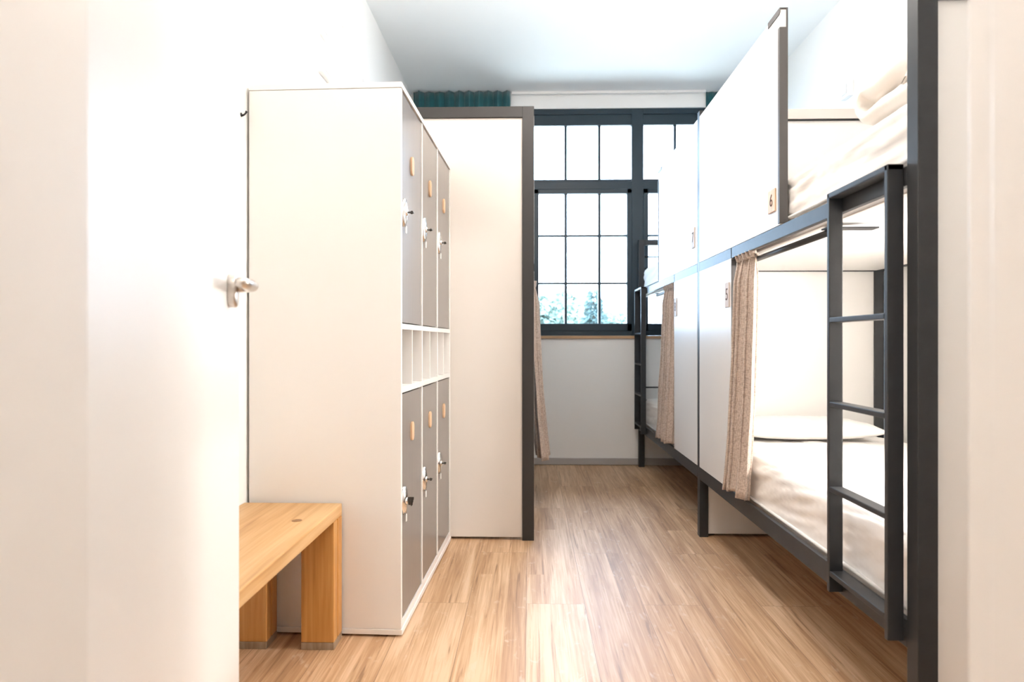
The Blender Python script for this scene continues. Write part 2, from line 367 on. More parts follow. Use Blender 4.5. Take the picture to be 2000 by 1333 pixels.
# window: three modules of three panes, a fixed light over an opening sash
def window():
    w = empty('window_1', ((WX0 + WX1) / 2, YB, WZ0), None, None); tag(w, kind='structure')
    y0, y1 = YB + 0.012, YB + 0.075
    fr = MB()
    fr.box(WX0, WX1, y0, y1, 2.850, WZ1); fr.box(WX0, WX1, y0, y1, WZ0, 1.092)
    fr.box(WX0, WX0 + 0.03, y0, y1, WZ0, WZ1); fr.box(WX1 - 0.03, WX1, y0, y1, WZ0, WZ1)
    pitch = 0.8875; cx = 0.425
    mull = [cx - pitch / 2, cx + pitch / 2]
    for mx in mull: fr.box(mx - 0.048, mx + 0.048, y0 - 0.003, y1 + 0.003, WZ0 + 0.001, WZ1 - 0.001)
    fr.box(WX0 + 0.001, WX1 - 0.001, y0 - 0.0015, y1 + 0.0015, 2.235, 2.305)
    fr.build('window_frame', 'frame', w, bevel=0.004)
    for i in range(3):
        c = cx + (i - 1) * pitch
        half = pitch / 2 - 0.046
        ys0, ys1 = y0 + 0.012, y1 - 0.006
        # fixed top light
        s = MB(); a, b = c - half, c + half
        s.box(a, b, ys0, ys1, 2.765, 2.852); s.box(a, b, ys0, ys1, 2.30, 2.324)
        for k in (-1, 1): s.box(c + k * 0.137 - 0.0105, c + k * 0.137 + 0.0105, ys0 + 0.008, ys1, 2.31, 2.78)
        s.build('top_light', 'frame', w, bevel=0.003)
        # opening sash
        s = MB(); ys = y0 - 0.006
        s.box(a, b, ys, ys1, 2.205, 2.242); s.box(a, b, ys, ys1, 1.088, 1.148)
        s.box(a, a + 0.040, ys, ys1, 1.088, 2.242); s.box(b - 0.040, b, ys, ys1, 1.088, 2.242)
        for k in (-1, 1): s.box(c + k * 0.137 - 0.0105, c + k * 0.137 + 0.0105, ys + 0.015, ys1, 1.13, 2.22)
        for z in (1.864, 1.476): s.box(a + 0.02, b - 0.02, ys + 0.013, ys1, z - 0.0075, z + 0.0075)
        s.build('sash', 'frame', w, bevel=0.003)
        g = MB(); g.box(a, b, y0 + 0.028, y0 + 0.032, 1.10, 2.22); g.box(a, b, y0 + 0.028, y0 + 0.032, 2.31, 2.80)
        g.build('glass', 'glass', w)
    MB().box(WX0 - 0.02, WX1 + 0.02, YB - 0.018, YB + 0.09, WZ0 - 0.025, WZ0 - 0.001).build('window_sill', 'sill', w, bevel=0.003)
window()

# ------------------------------------------------------------------ added globe lamps, unseen above the frame, shaped to light the ceiling too
def lamp(x, y, r, label):
    e = empty('unseen_pendant_lamp', (x, y, ZC), label, 'lamp', 'globe pendant lamps')
    MB().tube([(x, y, ZC - 0.001), (x, y, ZC - 0.03), (x, y, ZC - 0.034)], [0.06, 0.06, 0.02], 24).build('ceiling_rose', 'joinery', e, smooth=True)
    MB().tube([(x, y, ZC - 0.03), (x, y, ZC - 0.26)], 0.008, 10).build('stem', 'steel', e, smooth=True)
    zc = ZC - 0.25 - r; rows = []
    for a in range(1, 16):
        t = math.pi * a / 16; rows.append([(x + r * math.sin(t) * math.cos(k * math.pi / 14), y + r * math.sin(t) * math.sin(k * math.pi / 14), zc + r * math.cos(t)) for k in range(28)])
    mb = MB(); vs = mb.grid(rows, close_u=True); mb.bm.faces.new(vs[0]); mb.bm.faces.new(vs[-1])
    mb.build('globe', 'lamp', e, smooth=True)
lamp(0.22, 1.55, 0.15, 'lit globe pendant inside the room, the one nearer the doorway')
lamp(0.30, 2.80, 0.15, 'unseen globe pendant added to brighten the ceiling, the one nearer the window')  # second room lamp, added to brighten the ceiling towards the window
lamp(-0.03, -0.40, 0.16, 'lit globe pendant in the hall outside the doorway')

# ------------------------------------------------------------------ door leaf
def door_leaf():
    al = math.radians(12.8); H = Vector((OX0, YF1, 0)); d = Vector((-math.sin(al), math.cos(al), 0)); n = Vector((math.cos(al), math.sin(al), 0))
    T = lambda p: H + d * p[0] + n * p[1] + Vector((0, 0, p[2]))
    e = empty('door_1', H, None, None); tag(e, kind='structure')
    MB(T).box(0.004, 0.74, -0.040, 0.0, 0.008, 2.10).build('door_panel', 'joinery', e, bevel=0.002)
    hu, hz = 0.74 - 0.098, 1.103
    h = MB(T)
    # oval rose
    ov = []
    for t in range(28):
        a = t * 2 * math.pi / 28; ov.append((hu + 0.0165 * math.cos(a), hz - 0.008 + (0.020 * math.sin(a) + math.copysign(0.011, math.sin(a)))))
    lo = [h.v((p[0], 0.0, p[1])) for p in ov]; hi = [h.v((p[0], 0.013, p[1])) for p in ov]; hi2 = [h.v((hu + (p[0] - hu) * .85, 0.016, hz + (p[1] - hz) * .9)) for p in ov]
    for r0, r1 in ((lo, hi), (hi, hi2)):
        for i in range(28): h.bm.faces.new((r0[i], r0[(i + 1) % 28], r1[(i + 1) % 28], r1[i]))
    h.bm.faces.new(hi2); h.bm.faces.new(lo)
    hb = h.build('door_handle', 'steel', e, bevel=0.001, smooth=True)
    pts = [(hu, 0.012, hz), (hu, 0.024, hz), (hu - 0.004, 0.034, hz), (hu - 0.014, 0.041, hz), (hu - 0.030, 0.044, hz), (hu - 0.075, 0.044, hz), (hu - 0.112, 0.043, hz - 0.001), (hu - 0.118, 0.042, hz - 0.001)]
    MB(T).tube(pts, [(0.0105, 0.0105), (0.0105, 0.0105), (0.0125, 0.011), (0.0135, 0.011), (0.0135, 0.0105), (0.013, 0.010), (0.0115, 0.009), (0.006, 0.005)], 18).build('lever', 'steel', hb, smooth=True)
    # latch plate on the leading edge
    MB(T).box(0.7400, 0.7412, -0.031, -0.009, 1.00, 1.20).build('latch_plate', 'steel', e)
door_leaf()

# ------------------------------------------------------------------ locker block
def locker():
    nb, fb = Vector((-0.437, 2.296, 0)), Vector((-0.4015, 3.410, 0))
    d = (fb - nb).normalized(); n = Vector((-d.y, d.x, 0))     # n points to the wall
    Lk, D, ZT = (fb - nb).length, 0.527, 1.880
    T = lambda p: nb + d * p[0] + n * p[1] + Vector((0, 0, p[2]))   # (along, into, z)
    e = empty('locker_cabinet', nb + d * Lk / 2 + n * D / 2, 'tall white locker block with six grey doors and open slots between', 'locker')
    b = 0.018
    z1, z2, z3, z4 = 1.062, 1.043, 0.846, 0.825
    c = MB(T)
    c.box(0, b, 0.0, D, 0.027, ZT - 0.020); c.box(Lk - b, Lk, 0.0, D, 0.027, ZT - 0.020)
    c.box(b, Lk - b, D - 0.010, D, 0.027, ZT - 0.02)
    c.build('side_panels', 'laminate', e, bevel=0.0012)
    box('top_board', 'laminate', e, -0.002, Lk + 0.002, -0.002, D, ZT - 0.019, ZT, 0.0012, T)
    box('bottom_board', 'laminate', e, -0.002, Lk + 0.002, -0.004, D, 0.008, 0.026, 0.0012, T)
    box('plinth_strip', 'laminate', e, b, Lk - b, 0.0, 0.018, 0.027, 0.050, 0.001, T)
    for z0, zz in ((z2, z1), (z4, z3)): box('shelf', 'laminate', e, b, Lk - b, 0.0, D - 0.011, z0, zz, 0.0012, T)
    cw = (Lk - 2 * b) / 3
    for i in (1, 2):
        m_ = MB(T)
        for za, zb in ((z1, ZT - 0.02), (0.05, z4)): m_.box(b + i * cw - 0.008, b + i * cw + 0.008, 0.0, D - 0.02, za, zb)
        m_.box(b + i * cw - 0.008, b + i * cw + 0.008, 0.0, D - 0.02, z3, z2)
        m_.build('partition_board', 'laminate', e, bevel=0.001)
    for i in range(3):
        a = b + (i + .5) * cw
        box('slot_divider', 'laminate', e, a - 0.005, a + 0.005, 0.002, D - 0.02, z3, z2, 0.001, T)
    for row, (za, zb, zp, zl) in enumerate(((z1 + 0.004, ZT - 0.024, 1.640, 1.446), (0.053, z4 - 0.005, 0.675, 0.452))):
        for i in range(3):
            u0, u1 = b + i * cw + (0.003 if i == 0 else 0.011), b + (i + 1) * cw - (0.003 if i == 2 else 0.011)
            dr = box('locker_door', 'greydoor', e, u0, u1, 0.003, 0.020, za, zb, 0.0012, T)
            uc = (u0 + u1) / 2 - 0.010
            # oval wooden plate
            ov = []
            for t in range(24):
                aa = t * 2 * math.pi / 24; ov.append((uc + 0.020 * math.cos(aa), zp + 0.018 * math.sin(aa) + math.copysign(0.016, math.sin(aa) + 1e-9)))
            m_ = MB(T); lo = [m_.v((p[0], 0.003, p[1])) for p in ov]; hi = [m_.v((p[0], -0.004, p[1])) for p in ov]
            m_.bm.faces.new(lo); m_.bm.faces.new(hi)
            for k in range(24): m_.bm.faces.new((lo[k], lo[(k + 1) % 24], hi[(k + 1) % 24], hi[k]))
            m_.build('number_plate', 'platewood', dr, bevel=0.0008)
            # hasp lock: pointed escutcheon, drum, key
            ul = u0 + 0.026
            m_ = MB(T)
            prof = [(-0.048, 0.004), (-0.036, 0.008), (-0.024, 0.017), (0.0, 0.020), (0.024, 0.017), (0.036, 0.008), (0.048, 0.004)]
            rows = []
            for z, w in prof:
                rows.append([(ul - w, 0.003, zl + z), (ul - w * .9, -0.004, zl + z), (ul, -0.006 - 0.3 * w, zl + z), (ul + w * .9, -0.004, zl + z), (ul + w, 0.003, zl + z)])
            vs = m_.grid(rows); m_.bm.faces.new(vs[0]); m_.bm.faces.new(vs[-1])
            lk = m_.build('lock_plate', 'chrome', dr, smooth=True)
            m_ = MB(T); m_.tube([(ul, 0.0, zl), (ul, -0.009, zl), (ul, -0.013, zl), (ul, -0.0145, zl)], [0.0125, 0.0125, 0.0115, 0.009], 18)
            m_.build('lock_drum', 'chrome', dr, smooth=True)
            # key bow
            m_ = MB(T)
            if row == 1 and i == 0:
                for q in range(3):
                    zz = zl + 0.012 - q * 0.010; m_.box(ul - 0.010 + q * 0.005, ul - 0.008 + q * 0.005, -0.036 + q * 0.003, -0.015, zz - 0.007, zz + 0.003)
                m_.tube([(ul + 0.012 * math.cos(t * .5236), -0.026, zl - 0.004 + 0.015 * math.sin(t * .5236)) for t in range(13)], 0.0013, 6)
            else:
                m_.box(ul - 0.0012, ul + 0.0012, -0.021, -0.014, zl - 0.003, zl + 0.003)
                m_.prism([(ul - 0.011, zl - 0.001), (ul - 0.011, zl + 0.001), (ul + 0.011, zl + 0.001), (ul + 0.011, zl - 0.001)], -0.020, -0.034, 'y')
                m_.tube([(ul - 0.001, -0.027, zl), (ul + 0.001, -0.027, zl)], 0.006, 14)
            m_.build('key', 'darksteel', dr)
            # dangling tag on the escutcheon
            m_ = MB(T); m_.box(ul - 0.007, ul + 0.007, -0.009, -0.006, zl - 0.072, zl - 0.046)
            m_.build('key_tag', 'plastic', dr, bevel=0.002)
    for u in (0.04, Lk - 0.08):
        for v in (0.01, D - 0.06): box('foot', 'darkplastic', e, u, u + 0.05, v, v + 0.05, 0.0, 0.008, 0, T)
locker()

# ------------------------------------------------------------------ bench
def bench():
    x0, x1, y0, y1, zt = XL + 0.004, -0.636, 1.22, 2.288, 0.455
    e = empty('bench', ((x0 + x1) / 2, (y0 + y1) / 2, 0), 'low oiled pine bench with chunky square legs beside the lockers', 'bench')
    box('bench_top', 'bench', e, x0, x1, y0, y1, zt - 0.040, zt, 0.003)
    for ya, yb, in ((y1 - 0.094, y1), (y0, y0 + 0.094)):
        for xa, xb in ((x1 - 0.108, x1), (x0, x0 + 0.112)):
            s = 1 if yb > 1.8 else -1
            m_ = MB()
            # two boards with a shadow groove between them
            if s > 0:
                m_.box(xa, xb, ya, ya + 0.040, 0.024, zt - 0.041); m_.box(xa, xb - 0.006, ya + 0.040, ya + 0.048, 0.024, zt - 0.041); m_.box(xa, xb, ya + 0.048, yb, 0.024, zt - 0.041)
            else: m_.box(xa, xb, ya, yb, 0.024, zt - 0.041)
            lg = m_.build('leg', 'benchleg', e, bevel=0.0025)
            box('leg_end', 'foot', lg, xa, xb, ya, yb, 0.0, 0.0235, 0.002)
    box('apron', 'benchleg', e, x0 + 0.118, x1 - 0.114, y0 + 0.10, y0 + 0.125, zt - 0.10, zt - 0.041, 0.002)
    ring = [(-0.711 + 0.0155 * math.cos(t * math.pi / 12), 2.060 + 0.0155 * math.sin(t * math.pi / 12)) for t in range(24)]
    tag(MB().prism(ring, zt - 0.002, zt + 0.0006).build('wood_plug', 'plug', e), 'round dark plug in the bench top')
bench()

# ------------------------------------------------------------------ bunk beds
ZR0, ZR1 = 1.360, 1.405      # upper side rail
ZL0, ZL1 = 0.296, 0.359      # lower side rail
TALL, LOW = 2.185, 1.815
def bunk(label, x0, vs, y0, us, L, Wd, pw, cover_post, low_end, plates, panel_u, low_panel_u, beam_mat, board='laminate'):
    T = lambda p: Vector((x0 + vs * p[1], y0 + us * p[0], p[2]))       # (u along from the tall end, v into the bed, z)
    e = empty('bunk_bed', T((L / 2, Wd / 2, 0)), label, 'bed', 'white panelled bunk beds')
    pt = 0.045
    pv = 0.043 if cover_post else 0.0
    B = lambda name, m, u0, u1, v0, v1, z0, z1, bv=0.0015, par=e: box(name, m, par, u0, u1, v0, v1, z0, z1, bv, T)
    fm = beam_mat
    B('post', fm, 0, pt, pv, pv + pw, 0, TALL); B('post', fm, 0, pt, Wd - pw, Wd, 0, TALL)
    B('post', 'metal', L - pt, L, 0, 0.045, 0, LOW); B('post', 'metal', L - pt, L, Wd - 0.045, Wd, 0, LOW)
    B('end_beam', fm, 0, pt, pv + pw, Wd - pw, TALL - 0.055, TALL)
    B('pale_strip', 'pale_strip', pt + 0.0005, pt + 0.008, pv + pw, Wd - pw, TALL - 0.050, TALL)  # pale strip covering the inner face of the dark top beam
    B('end_panel', board, 0.012, 0.032, pv + pw, Wd - pw, 0.014, TALL - 0.055, 0.001)
    B('end_beam', 'metal', 0.033, pt + 0.006, 0.046, Wd - pw, 1.358, 1.394)
    B('end_beam', 'metal', L - pt, L, 0.045, Wd - 0.045, LOW - 0.045, LOW)
    if low_end == 'bars':
        for z in (1.68, 1.587, 1.49, 0.635, 0.53):
            MB(T).tube([(L - 0.022, 0.045, z), (L - 0.022, Wd - 0.045, z)], 0.006, 8).build('end_bar', 'metal', e, smooth=True)
    else:
        B('end_panel', 'laminate', L - 0.032, L - 0.014, 0.045, Wd - 0.045, 0.014, LOW - 0.045, 0.001)
    jz = low_panel_u
    for (z0, z1, upper) in ((ZR0, ZR1, True), (ZL0, ZL1, False)):
        m_ = MB(T)
        us0 = 0.0 if cover_post else pt
        if upper:
            m_.box(us0, jz - 0.004, 0, 0.018, z0, z1); m_.box(jz + 0.004, L - pt, 0, 0.018, z0, z1); m_.box(us0, L - pt, 0.004, 0.015, z0 + 0.003, z1 - 0.003)
        else: m_.box(us0, L - pt, 0, 0.016, z0, z1)
        m_.build('side_rail', 'metal', e, bevel=0.0015)
        B('side_rail', 'metal', pt, L - pt, Wd - 0.04, Wd, z0, z1)
        B('bed_base', 'laminate', pt + 0.002, L - pt - 0.002, 0.041, Wd - 0.041, z0 + 0.002, z0 + 0.020)
    B('bed_board', 'pale_strip', pt + 0.002, L - pt, 0.019, 0.026, ZR0 + 0.002, ZR0 + 0.03); B('bed_board', 'pale_strip', pt + 0.002, L - pt, 0.0375, 0.062, ZR0 - 0.004, ZR0 + 0.0015)
    # privacy panels
    u0 = 0.001 if cover_post else pt + 0.001
    up = B('privacy_panel', 'laminate', u0, panel_u, -0.001, 0.021, ZR1 + 0.0005, 2.152, 0.001)
    tr = MB(T)
    tr.box(panel_u - 0.0005, panel_u + 0.0035, -0.004, 0.025, ZR1 + 0.005, 2.090)
    tr.box(panel_u - 0.014, panel_u, -0.004, -0.001, ZR1 + 0.005, 2.090); tr.box(panel_u - 0.014, panel_u, 0.021, 0.025, ZR1 + 0.005, 2.090)
    tr.build('edge_trim', 'trim', up, bevel=0.0012)
    tr = MB(T)
    tr.box(panel_u - 0.115, panel_u + 0.004, -0.004, 0.025, 2.152, 2.157); tr.box(panel_u - 0.115, panel_u - 0.002, -0.004, -0.001, 2.135, 2.153)
    tr.box(panel_u + 0.0005, panel_u + 0.004, 0.019, 0.025, 2.088, 2.155); tr.box(panel_u + 0.0005, panel_u + 0.004, -0.004, -0.001, 2.140, 2.155)
    tr.build('corner_cap', 'trim', up, bevel=0.0012)
    lp = B('privacy_panel', 'laminate', u0, low_panel_u, -0.001, 0.021, ZL1 + 0.0005, ZR0 - 0.0005, 0.001)
    B('edge_strip', 'trim', low_panel_u, low_panel_u + 0.004, 0.0, 0.021, ZL1 + 0.004, ZR0 - 0.004, 0, lp)
    # number plates
    for (u, z, w, h, txt, sz, m_) in plates:
        pl = B('number_plate', m_, u - w / 2, u + w / 2, -0.006, -0.001, z - h / 2, z + h / 2, 0.003)
        xd = Vector((0, -vs, 0))
        nm = text_mesh(txt, sz, T((u, -0.0062, z)), xd, (0, 0, 1), 0.0006, 'numeral', 'ink', pl)
    # curtain rod under the upper rail
    rd = MB(T); ra, rb = low_panel_u + 0.035, L - 0.568
    rd.tube([(ra, 0.048, ZR0 - 0.026), (rb, 0.048, ZR0 - 0.026)], 0.0105, 14)
    rod = rd.build('curtain_rod', 'metal', e, smooth=True)
    m_ = MB(T); m_.box(rb - 0.022, rb + 0.022, 0.035, 0.190, ZR0 - 0.0155, ZR0 - 0.011); m_.build('rod_bracket', 'metal', rod)
    m_ = MB(T); m_.box(ra - 0.022, ra + 0.004, 0.026, 0.058, ZR0 - 0.034, ZR0); m_.build('rod_bracket', 'metal', rod)
    # ladder on the aisle side
    la, lb = L - 0.373, L - 0.064     # far stile face .. near stile face, u of the sides
    lad = empty_part('ladder', T((L - 0.2, -0.019, 0.306)), e)
    for u in (la, lb):
        MB(T).box(u - 0.0075, u + 0.0075, -0.038, 0.0, 0.306, 1.412).build('stile', 'metal', lad, bevel=0.002)
    MB(T).box(la - 0.0075, lb + 0.0075, -0.038, 0.0, 1.397, 1.413).build('top_bar', 'metal', lad, bevel=0.003)
    for z in (0.358, 0.592, 0.827, 1.060):
        MB(T).box(la + 0.0075, lb - 0.0075, -0.038, -0.001, z - 0.007, z + 0.007).build('rung', 'metal', lad, bevel=0.002)
    return T
def empty_part(name, loc, parent):
    o = bpy.data.objects.new(name, None); COL.objects.link(o); o.parent = parent; o.location = Vector(loc) - WORLD[parent.name]; o.empty_display_size = 0.05
    WORLD[o.name] = Vector(loc); return o

XA = 0.865
YM = 3.561
BW = 0.93
T_near = bunk('near right bunk bed numbered 6, its tall end behind, nearest the doorway', XA, 1, YM, -1, YM - 1.548, BW, 0.045, False, 'panel',
     ((1.100, 1.502, 0.072, 0.082, '6', 0.062, 'platewood'), (0.548, 1.205, 0.060, 0.110, '5', 0.075, 'paleplate')), 1.174, 0.596, 'metal')
T_far = bunk('far right bunk bed standing against the window wall', XA, 1, YM + 0.002, 1, 1.950, BW, 0.045, True, 'bars',
     ((0.075, 1.550, 0.062, 0.110, '7', 0.075, 'paleplate'), (0.515, 1.205, 0.060, 0.110, '8', 0.075, 'paleplate')), 1.070, 0.566, 'metal')
T_left = bunk('left bunk bed with dark framed cream end panel behind the lockers', 0.018, -1, 3.430, 1, 1.970, 0.955, 0.059, False, 'bars',
     ((0.548, 1.205, 0.060, 0.110, '4', 0.075, 'paleplate'),), 1.174, 0.596, 'metalbrown', 'cream')

# ------------------------------------------------------------------ bedding
def mattress(label, x0, x1, y0, y1, z0, z1, seed, slope, amp):
    o = Vector((seed * 13.1, seed * 7.7, seed * 3.3))
    def fn(p, nn):
        w = noise.noise(Vector((p.x * 3, (p.y - y0) * 1.6, (p.z + slope * (p.y - y0) + p.x * 0.6) * 20)) + o)
        w2 = noise.noise(Vector((p.x * 5, p.y * 4.2, (p.z + slope * 1.7 * p.y) * 36)) + o * 2)
        w3 = noise.noise(Vector((p.x * 2.1, p.y * 2.1, p.z * 5)) + o)
        s = max(0.0, min(1.0, (p.z - z0) / 0.03))
        cr = (1 - min(1, abs(w) * 2.2)) ** 2; cr2 = (1 - min(1, abs(w2) * 2.2)) ** 2
        return amp * s * (0.5 * w - 1.0 * cr - 0.6 * cr2) + 0.006 * w3 * s
    e = soft_box(x0, x1, y0, y1, z0, z1, 0.048, 0.0105, fn)
    ob = e.build('mattress', 'sheet', None, smooth=True); tag(ob, label, 'mattress', 'white sheeted mattresses')
    zp = z0 + 0.049
    MB().tube([(x0 + 0.001, y0 + 0.05, zp), (x0 + 0.001, (y0 + y1) / 2, zp), (x0 + 0.001, y1 - 0.05, zp)], 0.006, 8).build('piping', 'mattress_band', ob, smooth=True)
    return ob
mx0, mx1 = XA + 0.030, XA + BW - 0.044
mattress('white mattress on the upper near right bunk under the folded duvet', mx0, mx1, 1.600, 3.500, 1.3815, 1.588, 1, 0.07, 0.009)
mattress('white mattress with creased sheet on the lower near right bunk', mx0 - 0.002, mx1, 1.600, 3.505, 0.3175, 0.540, 2, 0.14, 0.0065)
mattress('white mattress on the upper far right bunk by the window', mx0, mx1, 3.625, 5.455, 1.3815, 1.585, 3, 0.05, 0.006)
mattress('white mattress on the lower far right bunk behind its curtain', mx0 - 0.002, mx1, 3.625, 5.455, 0.3175, 0.55, 4, 0.08, 0.008)

def pillow(name, label, x0, x1, y0, y1, z0, z1, seed):
    mb = MB(); n = 46; rows = []
    o = Vector((seed, seed * 2.2, 0))
    cx, cy, cz = (x0 + x1) / 2, (y0 + y1) / 2, (z0 + z1) / 2; a, b, c = (x1 - x0) / 2, (y1 - y0) / 2, (z1 - z0) / 2
    top, bot = [], []
    for sgn, out in ((1, top), (-1, bot)):
        for i in range(n + 1):
            r = []
            for j in range(n + 1):
                s, t = 2 * i / n - 1, 2 * j / n - 1
                h = ((1 - abs(s) ** 2.6) * (1 - abs(t) ** 2.6)); h = max(h, 0) ** 0.42
                pin = 1 - 0.06 * (1 - abs(t) ** 2) * (abs(s) ** 6); pin2 = 1 - 0.06 * (1 - abs(s) ** 2) * (abs(t) ** 6)
                x, y = cx + a * s * pin, cy + b * t * pin2
                wr = 0.006 * noise.noise(Vector((x * 30, y * 9, sgn)) + o) + 0.004 * noise.noise(Vector((x * 60, y * 20, sgn * 2)) + o)
                z = cz + sgn * (c * h) + (wr * h if sgn > 0 else 0)
                r.append((x, y, max(z, z0)))
            out.append(r)
    tv = mb.grid(top); bv = mb.grid(bot)
    bmesh.ops.remove_doubles(mb.bm, verts=mb.bm.verts, dist=0.0004)
    ob = mb.build(name, 'sheet', None, smooth=True); tag(ob, label, 'pillow'); return ob
pillow('pillow', 'flat white pillow at the far end of the lower near bunk', 0.955, 1.62, 3.12, 3.49, 0.5415, 0.638, 3)

def folded_duvet():
    # thick quilt folded over on itself; cross-section path in (y, z), extruded across the bed
    base = 1.592
    oy = 0.055
    path = []
    t1 = 0.032
    path += [(1.64 + k * 0.06, base + t1) for k in range(5)]            # bottom layer going to the window
    for k in range(9):
        a = -math.pi / 2 + k * math.pi / 8; path.append((1.895 + 0.040 * math.cos(a), base + t1 + 0.034 + 0.034 * math.sin(a)))
    path += [(1.85 - k * 0.05, base + 0.097 + 0.002 * k) for k in range(4)]
    for k in range(6):
        a = math.pi / 2 + k * math.pi / 6; path.append((1.68 + 0.026 * math.cos(a), base + 0.078 + 0.024 * math.sin(a)))
    P = [Vector((0, p[0] + oy, base + (p[1] - base) * 1.14)) for p in path]
    nx, nt_ = 56, 7
    rows = []
    for i in range(nx + 1):
        s = i / nx; x = 0.925 + s * 0.74
        endf = min(1.0, (min(s, 1 - s) / 0.07)); endf = math.sqrt(max(0.0, 1 - (1 - endf) ** 2))
        ring = []
        N = len(P)
        def pt(k, side, off):
            d = (P[min(k + 1, N - 1)] - P[max(k - 1, 0)]).normalized(); nn = Vector((0, -d.z, d.y)) * side
            q = P[k] + nn * off
            w = noise.noise(Vector((x * 7, q.y * 10, q.z * 14))) * 0.016 - 0.020 * (1 - min(1, 2.5 * abs(noise.noise(Vector((x * 11 + 3, q.y * 16, q.z * 20)))))) ** 2
            w += 0.006 * math.sin(x * 9 + k * 0.35)
            q = q + nn * w * (0.3 + 0.7 * endf)
            return (x, q.y + 0.03 * noise.noise(Vector((x * 4, 1.1, 2.2))), max(q.z, base - 0.004))
        for k in range(N): ring.append(pt(k, 1, 0.009 + 0.027 * endf))
        d = (P[-1] - P[-2]).normalized(); q = P[-1] + d * 0.03; ring.append((x, q.y, q.z))
        for k in reversed(range(N)): ring.append(pt(k, -1, 0.007 + 0.025 * endf))
        d = (P[0] - P[1]).normalized(); q = P[0] + d * 0.03; ring.append((x, q.y, q.z))
        rows.append(ring)
    mb = MB(); vs = mb.grid(rows, close_u=True)
    for r in (vs[0], vs[-1]):
        h = (len(r)) // 2
        c = len(r)
        for k in range(h - 1): mb.bm.faces.new((r[k], r[k + 1], r[c - 2 - k - 1], r[c - 2 - k])) if len({r[k], r[k + 1], r[c - 3 - k], r[c - 2 - k]}) == 4 else None
    ob = mb.build('duvet', 'duvet', None, subsurf=1)
    tag(ob, 'puffy white duvet folded over on the upper near right bunk', 'duvet')
folded_duvet()

# ------------------------------------------------------------------ curtains
def curtain(name, label, cat, group, x, ya, yb, zt, zb, depth, folds, flare, m, seed, solid=0.003, header=True, side=-1, bulge=0.0):
    """gathered cloth hanging from a rod along y; side = which way the hem flares in x"""
    N, R = folds * 16, 44; rows = []
    rnd = random.Random(seed); ph = [rnd.uniform(-0.5, 0.5) for _ in range(folds + 2)]; am = [rnd.uniform(0.6, 1.15) for _ in range(folds + 2)]
    for r in range(R + 1):
        s = r / R; z = zt + (zb - zt) * s; row = []
        gather = 0.35 + 0.65 * min(1.0, s / 0.10)
        spread = 1.0 + flare * s
        for i in range(N + 1):
            t = i / N; k = t * folds; ki = min(int(k), folds)
            f = k - int(k); A = am[ki] * (1 - f) + am[ki + 1] * f; q = ph[ki] * (1 - f) + ph[ki + 1] * f
            a = 2 * math.pi * k + q * 1.6 + 0.6 * s * math.sin(3 * t + seed)
            w = math.sin(a); w = math.copysign(abs(w) ** 0.8, w)
            y = ya + (yb - ya) * 0.5 + (yb - ya) * (t - 0.5) * spread + 0.35 * (yb - ya) / folds * math.sin(2 * a) * 0.5
            xx = x + depth * gather * A * w * (1 + 0.25 * flare * s) + side * (bulge * s * s + 0.010 * s) + 0.008 * s * noise.noise(Vector((t * 7 + seed, s * 4, 0)))
            zz = z + (0.006 * math.sin(t * 9 + seed) if r == R else 0)
            row.append((xx, y, zz))
        rows.append(row)
    mb = MB(); mb.grid(rows)
    o = mb.build(name, m, None, smooth=True, solid=solid); tag(o, label, cat, group)
    if header:
        # ruffled heading above the rod pocket
        hr_ = []
        for r in range(7):
            s = r / 6; row = []
            for i in range(folds * 14 + 1):
                t = i / (folds * 14); a = t * folds * 2 * math.pi * 1.6 + seed
                row.append((x + (0.016 + 0.010 * (1 - s)) * math.sin(a), ya + (yb - ya) * t, zt - 0.012 + 0.030 * (1 - s)))
            hr_.append(row)
        mb = MB(); mb.grid(hr_); mb.build('heading', m, o, smooth=True, solid=0.003)
    return o
g = 'beige linen bunk curtains'
curtain('bunk_curtain', 'beige linen curtain bunched beside the ladder of the near right bunk', 'curtain', g, 0.888, 2.715, 2.932, 1.345, 0.376, 0.032, 3, 0.10, 'linen', 3, bulge=0.032)
curtain('bunk_curtain', 'beige linen curtain bunched on the far right bunk by the window', 'curtain', g, 0.888, 4.160, 4.490, 1.345, 0.376, 0.032, 4, 0.06, 'linen', 8, bulge=0.032)
curtain('bunk_curtain', 'beige linen curtain peeping out behind the left bunk end post', 'curtain', g, 0.012, 4.05, 4.42, 1.345, 0.300, 0.040, 4, 0.10, 'linen', 5, side=1, bulge=0.055)

def window_curtain(label, x0, x1, folds, seed, depth, yc):
    N, R = folds * 14, 30; rows = []; rnd = random.Random(seed)
    am = [rnd.uniform(0.5, 1.1) for _ in range(folds + 2)]
    for r in range(R + 1):
        s = r / R; z = 3.006 + (1.12 - 3.006) * s; row = []
        for i in range(N + 1):
            t = i / N; k = t * folds; ki = int(min(k, folds)); f = k - ki; A = am[ki] * (1 - f) + am[ki + 1] * f
            a = 2 * math.pi * k + 0.4 * math.sin(5 * t + seed)
            row.append((x0 + (x1 - x0) * t + 0.25 * (x1 - x0) / folds * math.sin(2 * a) * 0.5, yc + depth * A * math.sin(a), z + 0.008 * A * (1 if r == 0 else 0)))
        rows.append(row)
    mb = MB(); mb.grid(rows); o = mb.build('window_curtain', 'teal', None, smooth=True, solid=0.003)
    tag(o, label, 'curtain', 'teal window curtains')
window_curtain('teal curtain bunched at the left of the window above the lockers', -0.950, -0.165, 10, 2, 0.032, 5.478)
window_curtain('teal curtain bunched at the right of the window behind the bunk panel', 1.415, 1.735, 6, 4, 0.014, 5.531)
